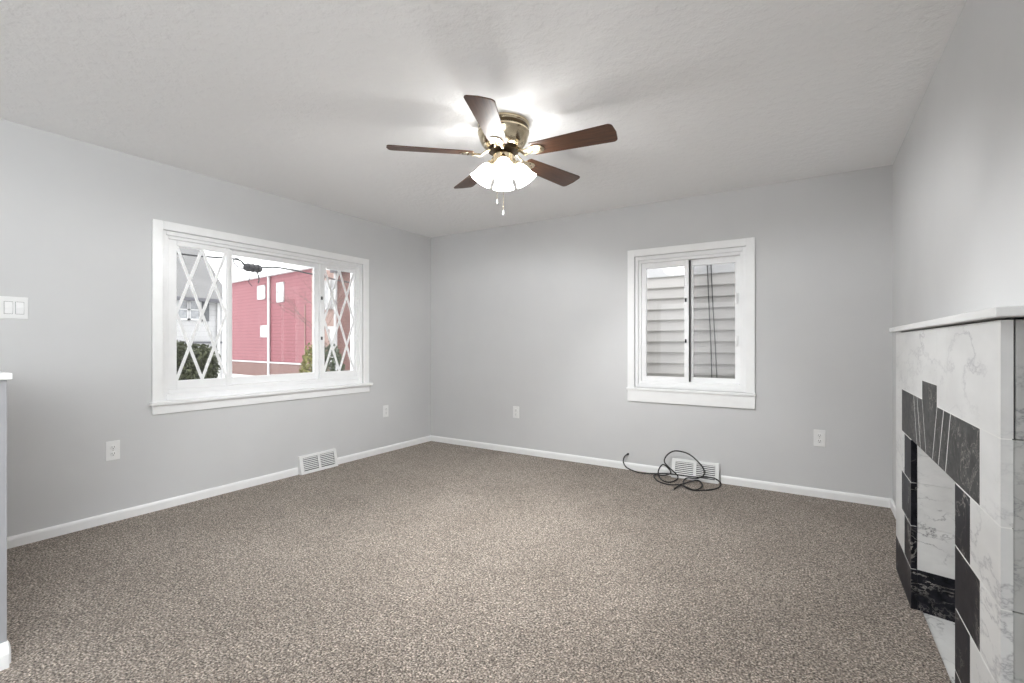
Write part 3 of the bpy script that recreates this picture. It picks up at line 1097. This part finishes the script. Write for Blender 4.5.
PITCH = math.radians(12.5)
R0, R1 = 0.175, 0.660
for k in range(5):
    th = math.radians(-138.5 + 72 * k)
    # blade in its own frame: x outwards, y across, z up; local +y edge is the lower one
    MB_ = Matrix.Translation((FANX, FANY, 2.262)) @ Matrix.Rotation(th, 4, 'Z') @ Matrix.Rotation(-PITCH, 4, 'X')
    out = []
    w0, w1_ = 0.055, 0.074
    n = 8
    out.append((R0, -w0 + 0.012))
    out.append((R0 + 0.010, -w0))
    cr = 0.026
    for i in range(n + 1):
        a = -PI / 2 + (PI / 2) * i / n
        out.append((R1 - cr + cr * math.cos(a) - 0.006, -w1_ + cr + cr * math.sin(a)))
    out.append((R1, 0.0))
    for i in range(n + 1):
        a = (PI / 2) * i / n
        out.append((R1 - cr + cr * math.cos(a) - 0.006, w1_ - cr + cr * math.sin(a)))
    out.append((R0 + 0.010, w0))
    out.append((R0, w0 - 0.012))
    bm = B()
    prism(bm, [(x, y, -0.003) for x, y in out], None, (0, 0, 0.006))
    bl = link('blade', bm, M['blade'], fan, bevel=0.0015, own=True)
    # keep the veneer grain along the blade: own orientation
    bl.matrix_local = Matrix.Translation(-Vector((FANX, FANY, H))) @ MB_
    ORIGIN[bl.name] = Vector((0, 0, 0))
    # blade iron: curved arm and spade-shaped plate under the blade
    bm = B()
    sh = [(0.150, -0.012), (0.168, -0.026), (0.192, -0.036), (0.222, -0.036), (0.246, -0.024), (0.256, 0.0), (0.246, 0.024), (0.222, 0.036), (0.192, 0.036), (0.168, 0.026), (0.150, 0.012)]
    prism(bm, [(x, y, -0.0085) for x, y in sh], None, (0, 0, 0.005))
    for s in (-1, 1):
        tube(bm, spline([(0.078, s * 0.016, 0.022), (0.105, s * 0.020, 0.010), (0.130, s * 0.022, -0.010), (0.158, s * 0.016, -0.008), (0.185, s * 0.010, -0.0085)], 5), 0.0065, 8)
    br = link('blade_bracket', bm, M['bronze'], bl, smooth=True)
    br.location = (0, 0, 0)
    for (x, y) in ((0.205, -0.02), (0.205, 0.02), (0.235, 0.0)):
        bm = B()
        lathe(bm, [(0.0045, -0.0085), (0.0045, -0.0105), (0.002, -0.0115)], 10, Matrix.Translation((x, y, 0)))
        link('screw', bm, M['bronze_dark'], bl, smooth=True)

# four lamps under the hub
for k in range(4):
    az = math.radians(-56.6 + 90 * k)
    tilt = math.radians(33)
    ML = TF @ Matrix.Translation((0, 0, 2.235)) @ Matrix.Rotation(az, 4, 'Z')
    ax = Vector((math.sin(tilt), 0, -math.cos(tilt)))
    neck = Vector((0.060, 0, -0.010))
    bm = B()
    tube(bm, [ML @ Vector(p) for p in ((0.040, 0, 0.008), (0.052, 0, 0.006), neck, neck + ax * 0.012)], [0.012, 0.012, 0.013, 0.016], 12)
    MN = ML @ Matrix.Translation(neck) @ Matrix.Rotation(-tilt, 4, 'Y')   # local -z runs down the lamp axis
    lathe(bm, [(0.016, -0.008), (0.024, -0.012), (0.026, -0.022), (0.025, -0.034)], 24, MN)
    lk = link('lamp_socket', bm, M['bronze'], fan, smooth=True)
    bm = B()
    outer = [(0.024, -0.028), (0.030, -0.036), (0.040, -0.052), (0.047, -0.074), (0.051, -0.098), (0.057, -0.118), (0.067, -0.136)]
    prof = outer + [(r - 0.003, z) for r, z in reversed(outer)]
    segs = 36
    rings = []
    for r, z in prof:
        t_ = max(0.0, (-z - 0.09) / 0.046)
        ring = []
        for j in range(segs):
            a = 2 * PI * j / segs
            rr = r + 0.0022 * t_ * math.cos(9 * a)
            ring.append(bm.verts.new(MN @ Vector((rr * math.cos(a), rr * math.sin(a), z))))
        rings.append(ring)
    for a_, b_ in zip(rings, rings[1:] + rings[:1]):
        for j in range(segs):
            jj = (j + 1) % segs
            bm.faces.new((a_[j], a_[jj], b_[jj], b_[j]))
    ls = link('lamp_shade', bm, M['shade'], fan, smooth=True, angle=60)
    bm = B()
    lathe(bm, [(0.011, -0.030), (0.012, -0.044), (0.018, -0.056), (0.020, -0.064), (0.017, -0.073), (0.009, -0.079), (0.002, -0.080)], 20, MN)
    link('bulb', bm, M['bulb'], fan, smooth=True)
    bulb_light('fan_lamp', MN @ Vector((0, 0, -0.092)), BULB_W, 0.009, (0.965, 0.985, 1.0))

# two pull chains with clear pendants
for (dx, dy, zl) in ((-0.030, -0.022, 1.985), (0.012, -0.020, 1.915)):
    x, y = FANX + dx, FANY + dy
    bm = B()
    z = 2.170
    tube(bm, [(x, y, z), (x, y, zl + 0.02)], 0.0013, 6)
    zz = z
    while zz > zl + 0.02:
        lathe(bm, [(0.0006, 0.0018), (0.0021, 0.0), (0.0006, -0.0018)], 6, Matrix.Translation((x, y, zz)))
        zz -= 0.008
    ch = link('pull_chain', bm, M['bronze'], fan, smooth=True)
    bm = B()
    lathe(bm, [(0.002, 0.020), (0.004, 0.016), (0.0035, 0.009), (0.0062, 0.0), (0.0065, -0.006), (0.0045, -0.012), (0.001, -0.015)], 14, Matrix.Translation((x, y, zl)))
    link('pendant', bm, M['crystal'], ch, smooth=True)

# ------------------------------------------------------------------ outdoors
X = {
    'bounce_ground': plain('pale_bounce_ground', (0.66, 0.66, 0.655), rough=0.95, var=0.08),  # made pale to bounce skylight up through the window
    'pink': courses_mat('faded_red_siding', (0.265, 0.10, 0.113), (0.20, 0.07, 0.082), 0.22, edge=0.35),
    'grey_siding': courses_mat('pale_grey_siding', (0.40, 0.40, 0.40), (0.29, 0.29, 0.295), 0.2),
    'shingle': courses_mat('grey_roof_shingles', (0.140, 0.138, 0.136), (0.09, 0.09, 0.09), 0.11, var=0.12),
    'brick': brick_mat('dark_red_brick', (0.115, 0.042, 0.035), (0.155, 0.062, 0.05), (0.20, 0.16, 0.145)),
    'brick_low': brick_mat('weathered_pink_brick', (0.17, 0.085, 0.072), (0.21, 0.115, 0.10), (0.23, 0.19, 0.175)),
    'white': plain('white_exterior_paint', (0.55, 0.55, 0.55), rough=0.6),
    'tan': plain('tan_stucco', (0.33, 0.23, 0.20), rough=0.9, var=0.1),
    'shutter': plain('grey_shutter_paint', (0.09, 0.095, 0.10), rough=0.6),
    'window': plain('curtained_window_glass', (0.29, 0.30, 0.31), rough=0.15, var=0.25, scale=6),
    'dark_trim': plain('dark_eave_board', (0.10, 0.10, 0.11), rough=0.7),
    'hedge': leaf_mat('hedge_leaves', (0.012, 0.015, 0.005), (0.062, 0.070, 0.027)),
    'bush': leaf_mat('yellow_green_leaves', (0.07, 0.08, 0.018), (0.29, 0.27, 0.08)),
    'bush_dark': leaf_mat('dark_green_leaves', (0.010, 0.016, 0.006), (0.055, 0.080, 0.028)),
    'bark': plain('bare_bark', (0.13, 0.10, 0.085), rough=0.9, var=0.2),
    'cable': plain('black_utility_cable', (0.015, 0.015, 0.017), rough=0.6),
    'lap': plain('cream_lap_siding', (0.50, 0.483, 0.46), rough=0.55, var=0.05, scale=4),
    'lap_trim': plain('white_siding_trim', (0.58, 0.58, 0.58), rough=0.6),
}
GZ = -1.0
bm = B()
box(bm, -60, 12, -40, 50, GZ - 0.2, GZ)
tag(link('ground', bm, X['bounce_ground']), 'ground outside the windows, made pale to bounce light indoors', 'ground', kind='structure')

# --- neighbour's lap-sided wall just beyond the small window
nb = root('neighbor_house', (2.9, 0.95, GZ), 'neighbouring house wall of cream lap siding outside the small window', 'house')
NY = 0.95
P_ = 0.1165
bm = B()
z = 0.842 - 16 * P_
x0_, x1_ = -1.2, 5.2
while z < 1.86:
    prism(bm, [(x0_, NY + 0.02, z), (x0_, NY - 0.022, z), (x0_, NY - 0.020, z - 0.004), (x0_, NY, z + P_), (x0_, NY + 0.02, z + P_)], None, (x1_ - x0_, 0, 0))
    z += P_
link('lap_siding', bm, X['lap'], nb)
ztop = z
bm = B()
box(bm, x0_, x1_, NY - 0.02, NY + 0.06, ztop, ztop + 0.10)  # white band added for the bright reflection across the pane top
link('reflection_band', bm, X['lap_trim'], nb)
bm = B()
box(bm, x0_, x1_, NY + 0.02, NY + 2.2, GZ, ztop + 0.09)
link('wall', bm, X['lap_trim'], nb)
WX = 2.958
wire = root('hanging_wire', (3.0, 0.92, GZ), 'pair of thin dark wires hanging down the lap siding outside the small window', 'cable')
bm = B()
tube(bm, [(WX, NY - 0.030, 2.05), (WX + 0.018, NY - 0.030, 1.6), (WX + 0.038, NY - 0.030, 1.15), (WX + 0.06, NY - 0.030, 0.3), (WX + 0.07, NY - 0.030, GZ)], 0.005, 6)
link('wire', bm, X['cable'], wire)
bm = B()
tube(bm, [(WX + 0.036, NY - 0.030, 2.05), (WX + 0.055, NY - 0.030, 1.6), (WX + 0.08, NY - 0.030, 1.15), (WX + 0.12, NY - 0.030, 0.3), (WX + 0.13, NY - 0.030, GZ)], 0.005, 6)
link('wire', bm, X['cable'], wire)

# --- faded red house across the street; local x along its side wall (0 at its near corner), -y towards us
ph = root('red_house', (0, 0, 0), 'large faded red sided house seen through the middle pane of the wide window', 'house', world_frame=False)
A_ = Vector((-19.8, 12.66, 0))
bm = B()
box(bm, -15, -0.74, 0, 8, -0.05, 5.5)
link('wall', bm, X['pink'], ph)
bm = B()
box(bm, -15.03, -0.70, -0.05, 8, GZ, -0.09)
link('brick_base', bm, X['brick_low'], ph)
bm = B()
box(bm, -15.03, -0.66, -0.10, 0.02, -0.10, -0.01)
link('ledge', bm, X['white'], ph)
bm = B()
box(bm, -15.2, -0.60, -0.22, 8.1, 5.5, 5.66)
link('gutter', bm, X['white'], ph)
bm = B()
tube(bm, [(-5.95, -0.10, 5.5), (-5.95, -0.10, GZ)], 0.085, 10)
link('downspout', bm, X['white'], ph)
bm = B()
box(bm, -0.80, -0.60, -0.06, 8, -0.05, 5.5)
link('corner_board', bm, X['tan'], ph)
for (ua, ub, za, zb) in ((-7.68, -6.57, 4.07, 5.0), (-5.04, -4.09, 3.75, 5.0), (-7.23, -6.11, 1.57, 2.35)):
    bm = B()
    box(bm, ua, ub, -0.06, 0.0, za, za + 0.12)
    box(bm, ua, ub, -0.06, 0.0, zb - 0.12, zb)
    box(bm, ua, ua + 0.15, -0.06, 0.0, za, zb)
    box(bm, ub - 0.15, ub, -0.06, 0.0, za, zb)
    box(bm, ua, ub, -0.05, 0.0, (za + zb) / 2 - 0.04, (za + zb) / 2 + 0.04)
    wf = link('window', bm, X['white'], ph)
    bm = B()
    box(bm, ua + 0.12, ub - 0.12, -0.03, -0.01, za + 0.1, zb - 0.1)
    link('pane', bm, X['lap_trim'], wf)
bm = B()
tube(bm, [(-1.56, -0.04, 3.45), (-1.56, -0.04, -0.05)], 0.03, 6)
link('conduit', bm, X['tan'], ph)
ph.location = A_
ph.rotation_euler = (0, 0, math.atan2(-0.0974, 0.9952))

# --- pale grey house with a shingle roof
gh = root('grey_house', (-15, 2.0, GZ), 'pale grey house with a shingle roof seen through the lattice pane nearest the light switch', 'house')
bm = B()
box(bm, -19.0, -15.0, -5.0, 5.16, GZ, 2.86)
prism(bm, [(-15.0, 5.15, 2.86), (-17.0, 5.15, 4.78), (-19.0, 5.15, 2.86)], None, (0, -0.1, 0))
link('wall', bm, X['grey_siding'], gh)
bm = B()
prism(bm, [(-14.75, -5.2, 2.80), (-17.0, -5.2, 4.96), (-19.25, -5.2, 2.80), (-19.2, -5.2, 2.70), (-17.0, -5.2, 4.82), (-14.8, -5.2, 2.70)], None, (0, 10.4, 0))
link('roof', bm, X['shingle'], gh)
bm = B()
box(bm, -14.78, -14.66, -5.2, 5.05, 2.68, 2.80)
link('gutter', bm, X['dark_trim'], gh)
bm = B()
for ya, yb in ((3.45, 3.86), (3.84, 4.26)):
    for (a, b, c, d) in ((ya, yb, 2.00, 2.06), (ya, yb, 2.68, 2.74), (ya, ya + 0.06, 2.0, 2.74), (yb - 0.06, yb, 2.0, 2.74), (ya, yb, 2.36, 2.40)):
        box(bm, -15.02, -14.94, a, b, c, d)
wf = link('window', bm, X['white'], gh)
bm = B()
box(bm, -15.01, -14.98, 3.48, 4.22, 2.03, 2.70)
link('pane', bm, X['window'], wf)
bm = B()
box(bm, -15.0, -14.95, 4.29, 4.52, 1.98, 2.74)
link('shutter', bm, X['shutter'], gh)
bm = B()
tube(bm, [(-14.92, 4.84, 2.72), (-14.92, 4.84, GZ)], 0.05, 8)
link('downspout', bm, X['white'], gh)
bm = B()
box(bm, -15.0, -14.93, -5.0, 5.0, 1.17, 1.24)
link('belt_board', bm, X['dark_trim'], gh)

# --- dark brick house behind the other lattice pane
bh = root('brick_house', (-13.0, 10.0, GZ), 'dark brick house seen through the lattice pane nearest the room corner', 'house')
bm = B()
box(bm, -14.80, -9.5, 10.0, 15, GZ, 4.45)
link('wall', bm, X['brick'], bh)
bm = B()
box(bm, -15.0, -9.3, 9.75, 15.1, 4.45, 4.65)
link('eave', bm, X['dark_trim'], bh)
bm = B()
tube(bm, [(-14.86, 9.93, 4.45), (-14.86, 9.93, 0.75)], 0.06, 8)
link('downspout', bm, X['white'], bh)
bm = B()
box(bm, -16.1, -14.93, 10.3, 11.5, GZ, 2.80)
link('porch_bay', bm, X['tan'], bh)
bm = B()
box(bm, -16.1, -14.93, 10.2, 11.5, 2.80, 4.2)
link('upper_bay', bm, X['grey_siding'], bh)
bm = B()
box(bm, -15.9, -15.0, 10.18, 10.30, 1.85, 1.98)
box(bm, -15.62, -15.5, 10.12, 10.20, 2.8, 4.2)
box(bm, -15.62, -15.0, 10.2, 10.3, GZ, 1.85)
link('porch_trim', bm, X['white'], bh)


def leafy(name, c, rad, n, size, mat, seed, label, cat, box_like=False):
    rnd = random.Random(seed)
    bm = B()
    base = Vector((c[0], c[1], GZ))
    # woody stems
    for k in range(5):
        a = rnd.uniform(0, 2 * PI)
        tip = Vector((c[0] + rad[0] * 0.6 * math.cos(a), c[1] + rad[1] * 0.6 * math.sin(a), c[2] + rad[2] * 0.3))
        tube(bm, [base + Vector((0.1 * math.cos(a), 0.1 * math.sin(a), 0)), base.lerp(tip, 0.5), tip], [0.03, 0.02, 0.008], 5)
    ns = len(bm.faces)
    for k in range(n):
        u = rnd.uniform(-1, 1)
        a = rnd.uniform(0, 2 * PI)
        s = math.sqrt(1 - u * u)
        d = Vector((s * math.cos(a), s * math.sin(a), u))
        if box_like:
            m_ = max(abs(d.x), abs(d.y), abs(d.z))
            d = d.lerp(d / m_, 0.6)
        lump = 1 + 0.10 * math.sin(5 * a + 2 * u) + 0.06 * math.sin(9 * u + 3 * a)
        rr = rnd.uniform(0.72, 1.0) * lump
        p = Vector((c[0] + d.x * rad[0] * rr, c[1] + d.y * rad[1] * rr, c[2] + d.z * rad[2] * rr))
        if p.z < GZ + 0.02:
            continue
        R = Euler((rnd.uniform(0, 6.28), rnd.uniform(0, 6.28), rnd.uniform(0, 6.28))).to_matrix()
        l = size * rnd.uniform(0.7, 1.3)
        vs = [bm.verts.new(p + R @ Vector(v)) for v in ((-l, 0, 0), (0, -l * 0.45, l * 0.08), (l, 0, 0), (0, l * 0.45, l * 0.08))]
        bm.faces.new(vs)
    me_o = link(name, bm, [mat, X['bark']], loc=(c[0], c[1], GZ))
    for i, p in enumerate(me_o.data.polygons):
        if i < ns:
            p.material_index = 1
    tag(me_o, label, cat)
    return me_o


leafy('hedge', (-8.5, 0.25, 0.10), (0.9, 1.28, 1.12), 30000, 0.060, X['hedge'], 3, 'trimmed dark green hedge in front of the pale grey house', 'hedge', True)
leafy('yellow_shrub', (-9.0, 4.62, 0.0), (0.35, 0.30, 1.08), 2200, 0.05, X['bush'], 5, 'yellow green shrub at the corner of the red house', 'shrub')
leafy('dark_shrub', (-7.2, 3.90, 0.05), (0.5, 0.42, 1.15), 3000, 0.05, X['bush_dark'], 8, 'dark green shrub low behind the lattice pane nearest the room corner', 'shrub')

# --- utility cable with its splice case
uc = root('utility_cable', (-4, 0.07, 2.4), 'black overhead utility cable with a splice case outside the wide window', 'cable')
CX = -4.0
bm = B()
tube(bm, spline([(CX, -9, 2.9), (CX, -3, 2.52), (CX, -1.05, 2.49), (CX, -0.22, 2.53), (CX, -0.06, 2.46), (CX, 0.2, 2.45), (CX, 0.47, 2.49), (CX, 0.85, 2.485), (CX, 1.24, 2.46), (CX, 3, 2.42), (CX, 9, 2.9)], 8), 0.013, 8)
link('cable', bm, X['cable'], uc, smooth=True)
bm = B()
lathe(bm, [(0.022, -0.15), (0.05, -0.135), (0.062, -0.11), (0.062, 0.11), (0.05, 0.135), (0.022, 0.15)], 16, Matrix.Translation((CX, 0.07, 2.425)) @ Matrix.Rotation(PI / 2, 4, 'X'))
for k in (-0.08, 0.0, 0.08):
    lathe(bm, [(0.062, -0.012), (0.07, -0.01), (0.07, 0.01), (0.062, 0.012)], 16, Matrix.Translation((CX, 0.07 + k, 2.425)) @ Matrix.Rotation(PI / 2, 4, 'X'))
link('splice_case', bm, X['cable'], uc, smooth=True)
bm = B()
tube(bm, spline([(CX, -0.06, 2.40), (CX, -0.15, 2.40), (CX, -0.23, 2.46), (CX, -0.235, 2.52), (CX, -0.18, 2.545), (CX, -0.06, 2.47)], 6), 0.008, 6)
tube(bm, spline([(CX, 0.12, 2.39), (CX, 0.16, 2.32), (CX, 0.175, 2.24), (CX, 0.16, 2.18)], 6), 0.009, 6)
tube(bm, spline([(CX, 0.02, 2.38), (CX, 0.02, 2.25), (CX, 0.0, 2.19), (CX, 0.06, 2.12)], 6), 0.005, 6)
link('jumper_loops', bm, X['cable'], uc, smooth=True)
# --- bare tree between the street and the red house
rnd = random.Random(12)
bt = root('bare_tree', (-12.9, 7.55, GZ), 'bare twiggy tree in front of the red house', 'tree')
tb, bb = B(), B()
base = Vector((-12.9, 7.55, GZ))
top = base + Vector((0.15, 0.1, 3.6))
tube(tb, [base, base + Vector((0.05, 0.05, 1.5)), top], [0.10, 0.08, 0.05], 8)
link('trunk', tb, X['bark'], bt, smooth=True)


def twig(p, d, l, r, depth):
    q = p + d * l
    mid = p.lerp(q, 0.5) + Vector((rnd.uniform(-1, 1), rnd.uniform(-1, 1), rnd.uniform(-1, 1))) * l * 0.06
    tube(bb, [p, mid, q], [r, r * 0.8, r * 0.6], 5)
    if depth:
        for k in range(3):
            dd = (d + Vector((rnd.uniform(-1, 1), rnd.uniform(-1, 1), rnd.uniform(-0.4, 0.9))) * 0.6).normalized()
            twig(p.lerp(q, rnd.uniform(0.45, 1.0)), dd, l * 0.66, r * 0.55, depth - 1)


for k in range(7):
    a = 2 * PI * k / 7
    d = Vector((math.cos(a), math.sin(a) * 0.6, rnd.uniform(0.25, 1.0))).normalized()
    twig(base.lerp(top, rnd.uniform(0.7, 1.0)), d, 1.25, 0.012, 3)
link('branches', bb, X['bark'], bt)
